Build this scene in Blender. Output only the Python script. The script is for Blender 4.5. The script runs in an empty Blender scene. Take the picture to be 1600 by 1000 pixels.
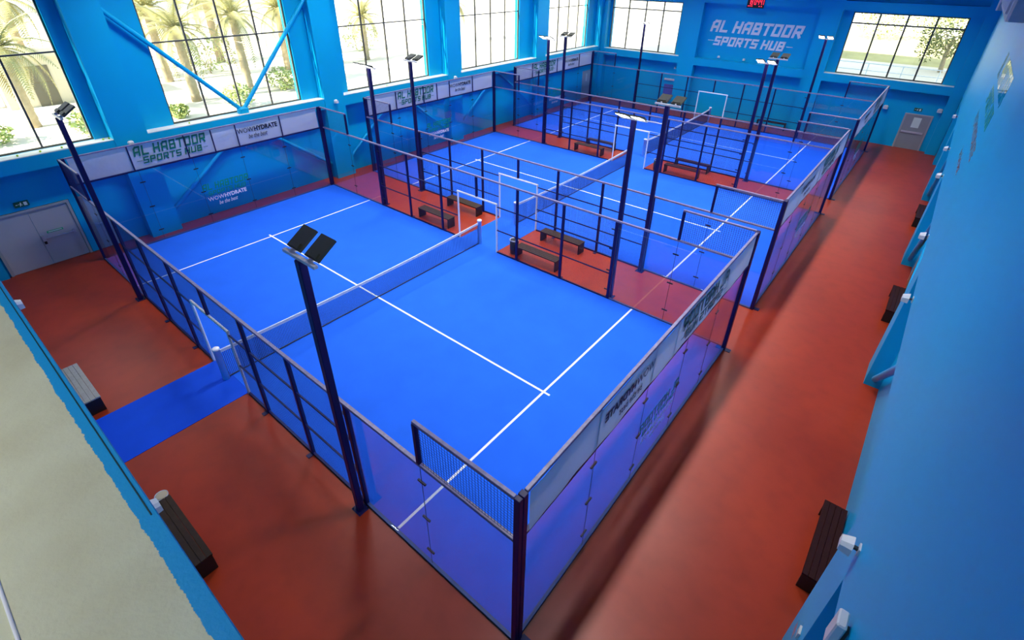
import bpy, math, random
from mathutils import Vector, Matrix
R = random.Random(7)
C = bpy.context.scene.collection
SC = bpy.context.scene
PI = math.pi

# ------------------------------------------------------------------ camera, world, sun, lights, exposure
cam_d = bpy.data.cameras.new('camera'); cam = bpy.data.objects.new('camera', cam_d); C.objects.link(cam)
CAM = Vector((22.4116, -3.1878, 9.7155)); YAW, PITCH, ROLL, FPX, CY = 2.248585, -0.555135, 0.012857, 788.273, 431.3
f = Vector((math.cos(PITCH)*math.cos(YAW), math.cos(PITCH)*math.sin(YAW), math.sin(PITCH)))
r = Vector((math.sin(YAW), -math.cos(YAW), 0)); u = r.cross(f)
r, u = math.cos(ROLL)*r+math.sin(ROLL)*u, -math.sin(ROLL)*r+math.cos(ROLL)*u
m = Matrix((r, u, -f)).transposed().to_4x4(); m.translation = CAM
cam.matrix_world = m
cam_d.sensor_width = 36; cam_d.lens = FPX/1600*36; cam_d.shift_y = -(500-CY)/1600; cam_d.clip_start = 0.02; cam_d.clip_end = 400
SC.camera = cam

w = bpy.data.worlds.new('world'); SC.world = w; w.use_nodes = True
bg = w.node_tree.nodes['Background']; bg.inputs['Color'].default_value = (0.80, 0.90, 1.0, 1); bg.inputs['Strength'].default_value = 2.0

sun_d = bpy.data.lights.new('sun', 'SUN'); sun = bpy.data.objects.new('sun', sun_d); C.objects.link(sun)
sun_d.energy = 23; sun_d.angle = math.radians(0.6); sun_d.color = (1.0, 0.94, 0.84)
SUN_DIR = Vector((0.14, 1.0, -0.58)).normalized()
sun.rotation_euler = SUN_DIR.to_track_quat('-Z', 'Y').to_euler()

LAMPS = []
for ly in (4.5, 11.0, 17.5, 24.0, 30.5):
    for lx in (2.6, 10.5, 18.5):
        ld = bpy.data.lights.new('ceiling_light', 'AREA'); lo = bpy.data.objects.new('ceiling_light', ld); C.objects.link(lo)
        ld.shape = 'RECTANGLE'; ld.size = 0.45; ld.size_y = 2.4; ld.color = (1.0, 0.98, 0.95)
        ld.energy = {2.6: 280, 10.5: 310, 18.5: 320}[lx]; ld.spread = math.radians(125)
        lo.location = (lx, ly, 11.3)
        LAMPS.append(lo)
ld = bpy.data.lights.new('ledge_fill_light', 'AREA'); lo = bpy.data.objects.new('ledge_fill_light', ld); C.objects.link(lo)  # unseen fill lamp, added behind the camera to brighten the ledge
ld.size = 1.2; ld.energy = 125; ld.color = (1.0, .97, .9); lo.location = (19.5, -5.6, 11.3)

SC.view_settings.view_transform = 'Standard'; SC.view_settings.look = 'None'
SC.view_settings.gamma = 1; SC.view_settings.exposure = 0.0; SC.view_settings.use_curve_mapping = False
SC.cycles.transparent_max_bounces = 48; SC.cycles.max_bounces = 8; SC.cycles.caustics_reflective = False; SC.cycles.caustics_refractive = False
SC.cycles.sample_clamp_indirect = 6

# ------------------------------------------------------------------ materials
def nodes(name):
    m = bpy.data.materials.new(name); m.use_nodes = True
    return m, m.node_tree.nodes, m.node_tree.links, m.node_tree.nodes['Principled BSDF']

def mat(name, col, rough=0.5, metal=0.0, var=0.12, scale=3.0, bump=0.0, bscale=60, spec=0.5, coat=0.0, emit=None, estr=0.0, detail=4):
    m, n, l, p = nodes(name)
    tc = n.new('ShaderNodeTexCoord')
    if var:
        nz = n.new('ShaderNodeTexNoise'); nz.inputs['Scale'].default_value = scale; nz.inputs['Detail'].default_value = detail
        l.new(tc.outputs['Object'], nz.inputs['Vector'])
        mx = n.new('ShaderNodeMix'); mx.data_type = 'RGBA'
        mx.inputs['A'].default_value = (*[c*(1-var) for c in col], 1); mx.inputs['B'].default_value = (*[min(1, c*(1+var)) for c in col], 1)
        l.new(nz.outputs['Fac'], mx.inputs['Factor']); l.new(mx.outputs['Result'], p.inputs['Base Color'])
    else:
        p.inputs['Base Color'].default_value = (*col, 1)
    p.inputs['Roughness'].default_value = rough; p.inputs['Metallic'].default_value = metal
    p.inputs['Specular IOR Level'].default_value = spec; p.inputs['Coat Weight'].default_value = coat
    if bump:
        b = n.new('ShaderNodeTexNoise'); b.inputs['Scale'].default_value = bscale; b.inputs['Detail'].default_value = 3
        l.new(tc.outputs['Object'], b.inputs['Vector'])
        bn = n.new('ShaderNodeBump'); bn.inputs['Strength'].default_value = bump; bn.inputs['Distance'].default_value = 0.02
        l.new(b.outputs['Fac'], bn.inputs['Height']); l.new(bn.outputs['Normal'], p.inputs['Normal'])
    if emit:
        p.inputs['Emission Color'].default_value = (*emit, 1); p.inputs['Emission Strength'].default_value = estr
    return m

def glass(name, tint, ior=1.45, rough=0.0):
    m, n, l, p = nodes(name); n.remove(p)
    out = n['Material Output']
    tr = n.new('ShaderNodeBsdfTransparent'); tr.inputs['Color'].default_value = (*tint, 1)
    gl = n.new('ShaderNodeBsdfGlossy'); gl.inputs['Roughness'].default_value = rough; gl.inputs['Color'].default_value = (1, 1, 1, 1)
    fr = n.new('ShaderNodeFresnel'); fr.inputs['IOR'].default_value = ior
    ge = n.new('ShaderNodeNewGeometry'); mr = n.new('ShaderNodeMapRange')     # same reflectance from both sides of each face
    mr.inputs['To Min'].default_value = ior; mr.inputs['To Max'].default_value = 1/ior
    l.new(ge.outputs['Backfacing'], mr.inputs['Value']); l.new(mr.outputs['Result'], fr.inputs['IOR'])
    mx = n.new('ShaderNodeMixShader')
    l.new(fr.outputs['Fac'], mx.inputs['Fac']); l.new(tr.outputs['BSDF'], mx.inputs[1]); l.new(gl.outputs['BSDF'], mx.inputs[2])
    l.new(mx.outputs['Shader'], out.inputs['Surface'])
    return m

def floor_mat():
    m, n, l, p = nodes('red_sports_floor')
    tc = n.new('ShaderNodeTexCoord')
    a = n.new('ShaderNodeTexNoise'); a.inputs['Scale'].default_value = 0.35; a.inputs['Detail'].default_value = 5
    b = n.new('ShaderNodeTexNoise'); b.inputs['Scale'].default_value = 2.5; b.inputs['Detail'].default_value = 6
    for q in (a, b): l.new(tc.outputs['Object'], q.inputs['Vector'])
    r1 = n.new('ShaderNodeValToRGB'); r1.color_ramp.elements[0].position = 0.3; r1.color_ramp.elements[1].position = 0.7
    r1.color_ramp.elements[0].color = (0.32, 0.028, 0.007, 1); r1.color_ramp.elements[1].color = (0.43, 0.042, 0.010, 1)
    l.new(a.outputs['Fac'], r1.inputs['Fac'])
    mx = n.new('ShaderNodeMix'); mx.data_type = 'RGBA'; mx.blend_type = 'MULTIPLY'
    r2 = n.new('ShaderNodeValToRGB'); r2.color_ramp.elements[0].color = (0.72, 0.72, 0.72, 1); r2.color_ramp.elements[1].color = (1, 1, 1, 1)
    r2.color_ramp.elements[0].position = 0.25; r2.color_ramp.elements[1].position = 0.55
    l.new(b.outputs['Fac'], r2.inputs['Fac']); mx.inputs['Factor'].default_value = 0.5
    l.new(r1.outputs['Color'], mx.inputs['A']); l.new(r2.outputs['Color'], mx.inputs['B']); l.new(mx.outputs['Result'], p.inputs['Base Color'])
    p.inputs['Roughness'].default_value = 0.36; p.inputs['Specular IOR Level'].default_value = 0.32
    return m

def ledge_mat():       # bare plaster ledge with a hand-painted blue edge
    m, n, l, p = nodes('plaster_ledge_painted_edge')
    tc = n.new('ShaderNodeTexCoord'); sp = n.new('ShaderNodeSeparateXYZ'); l.new(tc.outputs['Object'], sp.inputs['Vector'])
    nz = n.new('ShaderNodeTexNoise'); nz.inputs['Scale'].default_value = 17; nz.inputs['Detail'].default_value = 9; nz.inputs['Roughness'].default_value = 0.75; l.new(tc.outputs['Object'], nz.inputs['Vector'])
    md = n.new('ShaderNodeMath'); md.operation = 'MULTIPLY_ADD'; md.inputs[1].default_value = 0.040; l.new(nz.outputs['Fac'], md.inputs[0]); l.new(sp.outputs['Y'], md.inputs[2])
    gt = n.new('ShaderNodeMath'); gt.operation = 'GREATER_THAN'; gt.inputs[1].default_value = LEDGE_SPLIT; l.new(md.outputs['Value'], gt.inputs[0])
    pl = n.new('ShaderNodeTexNoise'); pl.inputs['Scale'].default_value = 3; pl.inputs['Detail'].default_value = 6; l.new(tc.outputs['Object'], pl.inputs['Vector'])
    rp = n.new('ShaderNodeValToRGB'); rp.color_ramp.elements[0].color = (0.62, 0.60, 0.38, 1); rp.color_ramp.elements[1].color = (0.72, 0.73, 0.50, 1)
    rp.color_ramp.elements[0].position = 0.3; rp.color_ramp.elements[1].position = 0.7
    l.new(pl.outputs['Fac'], rp.inputs['Fac'])
    mx = n.new('ShaderNodeMix'); mx.data_type = 'RGBA'; mx.inputs['B'].default_value = (0.005, 0.36, 0.75, 1)
    l.new(gt.outputs['Value'], mx.inputs['Factor']); l.new(rp.outputs['Color'], mx.inputs['A']); l.new(mx.outputs['Result'], p.inputs['Base Color'])
    b = n.new('ShaderNodeTexNoise'); b.inputs['Scale'].default_value = 40; b.inputs['Detail'].default_value = 5; l.new(tc.outputs['Object'], b.inputs['Vector'])
    bn = n.new('ShaderNodeBump'); bn.inputs['Strength'].default_value = 0.25; bn.inputs['Distance'].default_value = 0.01
    l.new(b.outputs['Fac'], bn.inputs['Height']); l.new(bn.outputs['Normal'], p.inputs['Normal'])
    p.inputs['Roughness'].default_value = 0.6
    return m

def banner_mat():
    m, n, l, p = nodes('white_banner_fabric'); out = n['Material Output']
    p.inputs['Base Color'].default_value = (0.66, 0.66, 0.76, 1); p.inputs['Roughness'].default_value = 0.6
    tl = n.new('ShaderNodeBsdfTranslucent'); tl.inputs['Color'].default_value = (0.7, 0.72, 0.8, 1)
    ms = n.new('ShaderNodeMixShader'); ms.inputs['Fac'].default_value = 0.35
    tc = n.new('ShaderNodeTexCoord'); nz = n.new('ShaderNodeTexNoise'); nz.inputs['Scale'].default_value = 1.6; nz.inputs['Detail'].default_value = 3
    l.new(tc.outputs['Object'], nz.inputs['Vector'])
    bn = n.new('ShaderNodeBump'); bn.inputs['Strength'].default_value = 0.35; bn.inputs['Distance'].default_value = 0.12
    l.new(nz.outputs['Fac'], bn.inputs['Height']); l.new(bn.outputs['Normal'], p.inputs['Normal'])
    l.new(p.outputs['BSDF'], ms.inputs[1]); l.new(tl.outputs['BSDF'], ms.inputs[2]); l.new(ms.outputs['Shader'], out.inputs['Surface'])
    return m

LEDGE_SPLIT = -3.172
M = dict(
    wall=mat('blue_wall_paint', (0.0, 0.425, 0.75), 0.45, var=0.05, scale=0.8, bump=0.03, bscale=25, spec=0.28),
    floor=floor_mat(),
    turf=mat('blue_turf', (0.016, 0.138, 0.82), 0.85, var=0.10, scale=1.2, bump=0.25, bscale=400, spec=0.15),
    mat=mat('blue_walkway', (0.004, 0.075, 0.66), 0.8, var=0.1, scale=2, spec=0.2),
    line=mat('white_line', (0.86, 0.88, 0.92), 0.8, var=0.05, scale=20),
    navy=mat('navy_powder_coat', (0.008, 0.006, 0.075), 0.42, var=0.1, scale=5, spec=0.3),
    rail=mat('dusty_highlit_navy_rail', (0.20, 0.175, 0.31), 0.40, var=0.45, scale=14, spec=0.6),  # paler than the posts: dust, plus sky highlights put into the colour
    wire=mat('navy_wire', (0.005, 0.005, 0.085), 0.45, var=0),
    clip=mat('black_clip', (0.006, 0.006, 0.02), 0.4, var=0),
    glass=glass('tempered_glass', (0.87, 0.90, 0.95), 1.5),
    pane=glass('window_pane', (0.97, 0.98, 0.96), 1.4),
    sill_white=mat('dusty_channel', (0.05, 0.075, 0.22), 0.5, var=0.15, scale=9),
    banner=banner_mat(),
    green=mat('green_print', (0.0, 0.15, 0.085), 0.5, var=0.05),
    ink=mat('dark_print', (0.008, 0.010, 0.03), 0.5, var=0),
    green_back=mat('green_show_through', (0.16, 0.30, 0.30), 0.6, var=0), ink_back=mat('dark_show_through', (0.05, 0.06, 0.13), 0.6, var=0),
    green_glass=mat('green_decal', (0.0, 0.30, 0.16), 0.5, var=0.05),
    green_gloss=mat('glossy_green_vinyl', (0.0, 0.33, 0.27), 0.10, var=0.05, spec=0.7, coat=0.6),
    teal=mat('teal_vinyl', (0.0, 0.40, 0.32), 0.30, var=0.05, spec=0.4),
    pale_gloss=mat('glossy_pale_vinyl', (0.42, 0.42, 0.44), 0.16, var=0.05, spec=0.6, coat=0.4),
    white=mat('white_paint', (0.90, 0.90, 0.91), 0.4, var=0.08, scale=8),
    net=mat('net_cord', (0.006, 0.010, 0.075), 0.7, var=0),
    band=mat('white_net_band', (0.78, 0.79, 0.85), 0.7, var=0.25, scale=6),
    cable=mat('dark_cable', (0.02, 0.02, 0.03), 0.6, var=0),
    wood=mat('dark_wood_slat', (0.050, 0.026, 0.014), 0.5, var=0.35, scale=9, spec=.2),
    wood_red=mat('reddish_wood_slat', (0.035, 0.007, 0.006), 0.5, var=0.35, scale=9, spec=.15),
    wood_pale=mat('lit_pale_slat', (0.40, 0.36, 0.31), 0.55, var=0.2, scale=12),  # light falling on this one bench is put into the slat colour
    bench_black=mat('black_bench_end', (0.008, 0.006, 0.006), 0.5, var=0),
    lamp=mat('dark_lamp_housing', (0.045, 0.048, 0.035), 0.5, var=0.25, scale=8),
    lens=mat('lit_led_lens', (0.9, 0.9, 0.9), 0.3, var=0, emit=(1.0, 0.97, 0.93), estr=16),
    steel=mat('galvanised_bar', (0.62, 0.62, 0.66), 0.35, 0.3, var=0.1, scale=10),
    frame=mat('grey_aluminium', (0.10, 0.095, 0.08), 0.4, 0.3, var=0),
    sill=mat('pale_stone_sill', (0.80, 0.84, 0.76), 0.5, var=0.1, scale=5),
    door=mat('grey_door_paint', (0.50, 0.52, 0.54), 0.4, var=0.05, scale=2),
    door_frame=mat('door_frame_grey', (0.42, 0.44, 0.46), 0.45, var=0),
    door_dark=mat('dark_grey_door', (0.30, 0.32, 0.34), 0.45, var=0.05),
    brown_door=mat('brown_door', (0.20, 0.09, 0.035), 0.5, var=0.25, scale=6),
    cream=mat('cream_panel', (0.62, 0.48, 0.30), 0.5, var=0.05),
    black=mat('black_plastic', (0.006, 0.006, 0.008), 0.4, var=0),
    red_led=mat('red_led', (0.3, 0, 0.01), 0.4, var=0, emit=(1.0, 0.02, 0.06), estr=3.0),
    sign_green=mat('exit_sign_green', (0.0, 0.10, 0.05), 0.4, var=0),
    sign_white=mat('sign_white', (0.75, 0.85, 0.78), 0.4, var=0),
    sign_bright=mat('sign_label_green', (0.02, 0.42, 0.16), 0.4, var=0),
    fixture=mat('white_fixture', (0.72, 0.74, 0.74), 0.35, var=0.05),
    smoky=mat('grey_poster', (0.10, 0.11, 0.42), 0.5, var=0.3, scale=8),
    ball=mat('tennis_yellow', (0.50, 0.72, 0.04), 0.8, var=0.1, scale=40),
    ceiling=mat('ceiling_paint', (0.10, 0.22, 0.42), 0.7, var=0.05),
    duct=mat('white_duct', (0.55, 0.55, 0.53), 0.5, var=0.15, scale=5),
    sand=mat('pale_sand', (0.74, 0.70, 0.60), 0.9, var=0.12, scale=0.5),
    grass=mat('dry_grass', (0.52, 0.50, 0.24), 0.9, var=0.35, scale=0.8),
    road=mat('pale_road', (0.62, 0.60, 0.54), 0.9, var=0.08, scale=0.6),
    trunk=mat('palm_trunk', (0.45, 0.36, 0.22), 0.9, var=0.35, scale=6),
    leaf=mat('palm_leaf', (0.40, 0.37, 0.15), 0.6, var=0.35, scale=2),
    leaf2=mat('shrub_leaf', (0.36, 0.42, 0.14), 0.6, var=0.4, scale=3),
    leaf3=mat('tree_leaf', (0.20, 0.22, 0.06), 0.6, var=0.5, scale=3),
    kiosk=mat('cream_render', (0.68, 0.60, 0.44), 0.9, var=0.05),
    kiosk_dark=mat('dark_kiosk_door', (0.16, 0.14, 0.09), 0.9, var=0.05),  # the kiosk door's own dark colour
)
M['ledge'] = ledge_mat()

# ------------------------------------------------------------------ mesh helpers
class MB:
    def __init__(s): s.v = []; s.f = []; s.sm = []
    def add(s, vs, fs, smooth=False):
        b = len(s.v); s.v += [tuple(v) for v in vs]; s.f += [tuple(b+i for i in q) for q in fs]; s.sm += [smooth]*len(fs); return s
    def hexa(s, p):
        return s.add(p, [(0,3,2,1),(4,5,6,7),(0,1,5,4),(1,2,6,5),(2,3,7,6),(3,0,4,7)])
    def box(s, x0, x1, y0, y1, z0, z1):
        return s.hexa([(x0,y0,z0),(x1,y0,z0),(x1,y1,z0),(x0,y1,z0),(x0,y0,z1),(x1,y0,z1),(x1,y1,z1),(x0,y1,z1)])
    def bbox(s, x0, x1, y0, y1, z0, z1, b=0.01):        # box with chamfered top and vertical edges
        q = [(x0+b,y0),(x1-b,y0),(x1,y0+b),(x1,y1-b),(x1-b,y1),(x0+b,y1),(x0,y1-b),(x0,y0+b)]
        cx, cy = (x0+x1)/2, (y0+y1)/2
        def ins(p): return (p[0]+(b if p[0] < cx else -b), p[1]+(b if p[1] < cy else -b))
        vs = [(*p, z0) for p in q]+[(*p, z1-b) for p in q]+[(*ins(p), z1) for p in q]
        fs = [tuple(range(7, -1, -1)), tuple(range(16, 24))]
        for k in (0, 8):
            for i in range(8): fs.append((k+i, k+(i+1) % 8, k+8+(i+1) % 8, k+8+i))
        return s.add(vs, fs)
    def obox(s, o, a, b, c):                              # box from a corner and three edge vectors
        o, a, b, c = map(Vector, (o, a, b, c))
        if a.cross(b).dot(c) < 0: a, b = b, a
        return s.hexa([o, o+a, o+a+b, o+b, o+c, o+a+c, o+a+b+c, o+b+c])
    def tube(s, pts, rad, n=8, cap=True):
        pts = [Vector(p) for p in pts]; rads = rad if isinstance(rad, (list, tuple)) else [rad]*len(pts)
        vs = []; N = len(pts)
        for i, p in enumerate(pts):
            d = (pts[min(i+1, N-1)]-pts[max(i-1, 0)]).normalized()
            a = d.orthogonal().normalized() if abs(d.z) > .99 else d.cross(Vector((0, 0, 1))).normalized(); b = d.cross(a)
            vs += [p+rads[i]*(math.cos(2*PI*k/n)*a+math.sin(2*PI*k/n)*b) for k in range(n)]
        fs = [(i*n+k, i*n+(k+1) % n, (i+1)*n+(k+1) % n, (i+1)*n+k) for i in range(N-1) for k in range(n)]
        s.add(vs, fs, n > 5)
        if cap: s.add(vs, [tuple(range(n-1, -1, -1)), tuple(range((N-1)*n, N*n))])
        return s
    def lathe(s, prof, n=16, c=(0, 0, 0)):
        vs = [(c[0]+q*math.cos(2*PI*k/n), c[1]+q*math.sin(2*PI*k/n), c[2]+z) for q, z in prof for k in range(n)]
        fs = [(i*n+k, i*n+(k+1) % n, (i+1)*n+(k+1) % n, (i+1)*n+k) for i in range(len(prof)-1) for k in range(n)]
        return s.add(vs, fs, True)
    def wire(s, a, b, t):                                 # thin square wire without ends
        a, b = Vector(a), Vector(b); d = (b-a).normalized()
        p = (d.cross(Vector((0, 1, 0))) if abs(d.y) < .9 else d.cross(Vector((1, 0, 0)))).normalized(); q = d.cross(p)
        o = [p*t, q*t, -p*t, -q*t]
        return s.add([a+k for k in o]+[b+k for k in o], [(i, (i+1) % 4, 4+(i+1) % 4, 4+i) for i in range(4)])
    def mesh(s, name, m, off=(0, 0, 0)):
        me = bpy.data.meshes.new(name); o = Vector(off)
        me.from_pydata([Vector(v)-o for v in s.v], [], s.f)
        me.polygons.foreach_set('use_smooth', s.sm); me.materials.append(M[m] if isinstance(m, str) else m); me.update()
        return me

def wloc(p):
    v = Vector((0, 0, 0))
    while p: v += p.location; p = p.parent
    return v
def put(name, me, parent=None, loc=None):
    o = bpy.data.objects.new(name, me); C.objects.link(o)
    if parent: o.parent = parent
    if loc is not None: o.location = loc
    return o
def obj(name, mb, m, parent=None, kind=None, label=None):   # mesh given in world coordinates of an unrotated parent
    o = put(name, mb.mesh(name, m, wloc(parent) if parent else (0, 0, 0)), parent)
    if kind: o['kind'] = kind
    if label: o['label'] = label
    return o
def thing(name, label, cat, loc=(0, 0, 0), rotz=0, group=None):
    o = bpy.data.objects.new(name, None); C.objects.link(o); o.location = loc; o.rotation_euler = (0, 0, rotz)
    o.empty_display_size = 0.1; o['label'] = label; o['category'] = cat
    if group: o['group'] = group
    return o
def tag(o, label, cat, group=None):
    o['label'] = label; o['category'] = cat
    if group: o['group'] = group
    return o
def dup(root, loc, rotz, label):
    q = root.copy(); C.objects.link(q); q.location = loc; q.rotation_euler = (0, 0, rotz); q['label'] = label
    for ch in list(root.children):
        c = ch.copy(); C.objects.link(c); c.parent = q
        for g in list(ch.children):
            d = g.copy(); C.objects.link(d); d.parent = c
    return q
def struct(name, mb, m): return obj(name, mb, m, None, 'structure')

# ------------------------------------------------------------------ lettering
GL = {'A': [[(0,0),(0,4.9),(1.1,6),(4,6),(4,0)], [(0,2.4),(4,2.4)]], 'L': [[(0,6),(0,0),(4,0)]], 'H': [[(0,0),(0,6)], [(4,0),(4,6)], [(0,3),(4,3)]],
      'B': [[(0,0),(0,6),(3.7,6),(3.7,3),(4,3),(4,0),(0,0)], [(0,3),(4,3)]], 'T': [[(-.3,6),(4.3,6)], [(2,6),(2,0)]], 'O': [[(0,0),(0,6),(4,6),(4,0),(0,0)]],
      'R': [[(0,0),(0,6),(4,6),(4,2.6),(0,2.6)], [(2.2,2.6),(4,0)]], 'S': [[(4,6),(0,6),(0,3),(4,3),(4,0),(0,0)]], 'P': [[(0,0),(0,6),(4,6),(4,2.8),(0,2.8)]],
      'U': [[(0,6),(0,0),(4,0),(4,6)]], '-': [[(0,3),(4.6,3)]]}
def block_text(text, stroke=1.3, shear=0.18, gap=1.25):
    out = []; x = 0
    for ch in text:
        if ch == ' ': x += 2.6; continue
        qs = []
        for pl in GL[ch]:
            for (a, b) in zip(pl, pl[1:]):
                a, b = Vector(a), Vector(b); d = (b-a).normalized(); t = (.5 if ch == '-' else stroke)/2; nn = Vector((-d.y, d.x))*t; e = d*t
                q = [a-e-nn, b+e-nn, b+e+nn, a-e+nn]
                qs.append([(x+p.x+shear*p.y, p.y) for p in q])
        out.append((ch, qs)); x += 4+stroke+gap
    return out, x-gap
def map_text(qs_list, o, uv, vv, nv, W, H, tot, depth):
    mb = MB(); o, uv, vv, nv = map(Vector, (o, uv, vv, nv))
    for qs in qs_list:
        for kq, q in enumerate(qs):
            pts = [o+uv*((p[0]+.6)/(tot+1.1)*W)+vv*((p[1]+.6)/7.2*H) for p in q]
            mb.obox(pts[0], pts[1]-pts[0], pts[3]-pts[0], nv*depth*(1+.07*kq))
    return mb
def block_mesh(text, o, uv, vv, nv, W, H, depth=0.004, **k):
    L, tot = block_text(text, **k)
    return map_text([q for _, q in L], o, uv, vv, nv, W, H, tot, depth)
def font_mesh(text, o, uv, vv, nv, W, H, depth=0.004, bold=0.0, shear=0.0):
    cu = bpy.data.curves.new('t', 'FONT'); cu.body = text; cu.offset = bold; cu.shear = shear; cu.resolution_u = 2
    ob = bpy.data.objects.new('t', cu); C.objects.link(ob); bpy.context.view_layer.update()
    me = bpy.data.meshes.new_from_object(ob); vs = [v.co.copy() for v in me.vertices]; fs = [tuple(p.vertices) for p in me.polygons]
    bpy.data.objects.remove(ob); bpy.data.meshes.remove(me); bpy.data.curves.remove(cu)
    x0, x1 = min(v.x for v in vs), max(v.x for v in vs); y0, y1 = min(v.y for v in vs), max(v.y for v in vs)
    o, uv, vv, nv = map(Vector, (o, uv, vv, nv)); mb = MB(); n = len(vs)
    fr = [o+uv*((v.x-x0)/(x1-x0)*W)+vv*((v.y-y0)/(y1-y0)*H) for v in vs]
    mb.add([p+nv*depth for p in fr]+fr, [q for q in fs]+[tuple(n+i for i in reversed(q)) for q in fs])
    return mb
def join(*mbs):
    a = MB()
    for b in mbs: a.add(b.v, b.f)
    return a

# ================================================================== THE ROOM
XL, XR, YN, YF = -0.5, 23.5, -3.13, 36.5
HC = 11.5
struct('floor', MB().box(-1.4, 24.4, -3.6, 37.4, -0.3, 0.0), 'floor')
cl = struct('ceiling', MB().box(-1.4, 24.4, -8.2, 37.4, HC, HC+0.3), 'ceiling')
struct('wall_back', MB().box(-1.4, 24.4, -8.2, -8.0, 6.8, HC), 'wall')
struct('floor_mezzanine', MB().box(-1.0, 23.5, -8.0, -4.41, 6.6, 6.8), 'ceiling')

# near wall with its ledge
LZ = 7.9
wn = struct('wall_near', MB().box(-1.0, 23.5, -4.39, YN-0.001, 0, LZ-0.08), 'wall')
obj('ledge', MB().bbox(-1.0, 23.5, -3.575, YN, LZ-0.08, LZ, 0.004).box(-1.0, 23.5, -4.4, -3.575, LZ-0.08, LZ-0.001), 'ledge', wn, label='bare plaster ledge with ragged blue painted edge')
obj('ledge_bead', MB().tube([(-0.9, -3.578, LZ), (23.4, -3.578, LZ)], 0.006, 8), 'white', wn, label='pale bead along the plaster joint')
obj('edge_cable', MB().tube([(8, YN-0.020, LZ+0.001), (20.62, YN-0.020, LZ+0.001)], 0.0028, 6), mat('green_cable', (0.004, 0.05, 0.06), 0.5, var=0), wn, label='thin dark green cable along the ledge')

# left wall
LW = struct('wall_left', MB().box(-1.4, -1.0, 2.6, 37.4, 0, 4.02).box(-1.4, -1.0, -8.2, -2.62, 0, 4.02).box(-1.4, -1.0, -0.1, 2.6, 0, 4.02).box(-1.4, -1.0, -2.62, -0.1, 2.2, 4.02).box(-1.4, -1.062, -2.62, -0.1, 0, 2.2), 'wall')
WIN_L = [(-4.6, 1.40), (4.10, 9.78), (12.35, 18.0), (20.7, 26.35), (29.75, 35.0)]
PIER = [(1.85, 2.97), (10.65, 11.75), (19.0, 20.1), (27.75, 28.8)]
for a, b in PIER: obj('pier', MB().box(-1.0, XL, a, b, 0, HC), 'wall', LW)
obj('pier', MB().box(-1.0, -0.9, -8.0, -2.62, 0, HC), 'wall', LW)
obj('corner_pier', MB().box(-1.0, XL, 36.15, 37.4, 0, HC), 'wall', LW)
ys = [-8.2]+[q for ab in WIN_L for q in ab]+[37.4]
for k in range(0, len(ys), 2):
    obj('infill_panel', MB().box(-1.4, -1.0, ys[k], ys[k+1], 4.02, HC), 'wall', LW)
pe = [-2.6]+[q for ab in PIER for q in ab]+[36.15]
for k in range(0, len(pe), 2):
    obj('beam', MB().box(-1.0, XL-0.02, pe[k], pe[k+1], 3.55, 4.02), 'wall', LW)
    obj('sill', MB().box(-1.05, XL-0.02, pe[k]+0.001, pe[k+1]-0.001, 4.02, 4.05), 'sill', LW, label='pale stone window sill')
for a, b in WIN_L: obj('lintel', MB().box(-1.4, -1.0, a, b, 9.85, HC), 'wall', LW)
# round steel braces
def brace(a, b, rad, par): obj('brace', MB().tube([a, b], rad, 12), 'wall', par, label='round blue steel brace tube')
brace((-0.76, 2.9, 8.32), (-0.76, 6.72, 4.25), 0.085, LW); brace((-0.76, 10.72, 8.32), (-0.76, 6.92, 4.25), 0.085, LW)
obj('gusset', MB().bbox(-0.9, -0.62, 6.6, 7.04, 4.05, 4.3, 0.06), 'wall', LW)
for a, b in ((2.97, 10.65), (11.75, 19.0), (20.1, 27.75)):
    mdl = (a+b)/2
    brace((-0.86, mdl-0.1, 3.55), (-0.86, a+0.02, 0.75), 0.08, LW); brace((-0.86, mdl+0.1, 3.55), (-0.86, b-0.02, 0.75), 0.08, LW)

def window(name, axis, c, a, b, z0, z1, ncol, zr):
    """window in plane axis=c; a..b along the wall; zr = transom heights"""
    def bx(p, q, zz0, zz1, t0, t1):
        return (c+t0, c+t1, p, q, zz0, zz1) if axis == 'x' else (p, q, c+t0, c+t1, zz0, zz1)
    fr = MB().box(*bx(a, a+.06, z0, z1, -.05, .05)).box(*bx(b-.06, b, z0, z1, -.05, .05)).box(*bx(a+.06, b-.06, z0, z0+.06, -.05, .05)).box(*bx(a+.06, b-.06, z1-.06, z1, -.05, .05))
    o = obj(name, fr, 'frame', None, 'structure'); o['label'] = 'large gridded window with grey aluminium frame'
    MW = .03 if axis == 'x' else .045; TW = .025 if axis == 'x' else .04
    xs = [a+(b-a)*i/ncol for i in range(ncol+1)]; zs = [z0]+zr+[z1]
    for x in xs[1:-1]: obj('mullion', MB().box(*bx(x-MW, x+MW, z0+.06, z1-.06, -.04, .04)), 'frame', o)
    for z in zr:
        for i in range(ncol): obj('transom', MB().box(*bx(xs[i]+(.06 if i == 0 else MW), xs[i+1]-(.06 if i == ncol-1 else MW), z-TW, z+TW, -.035, .035)), 'frame', o)
    for i in range(ncol):
        for j in range(len(zs)-1):
            obj('pane', MB().box(*bx(xs[i]+.031, xs[i+1]-.031, zs[j]+.03, zs[j+1]-.03, -.004, .004)), 'pane', o)
for k, (a, b) in enumerate(WIN_L): window('window_%d' % (k+1), 'x', -1.12, a, b, 4.05, 9.85, 4, [7.02])

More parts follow.
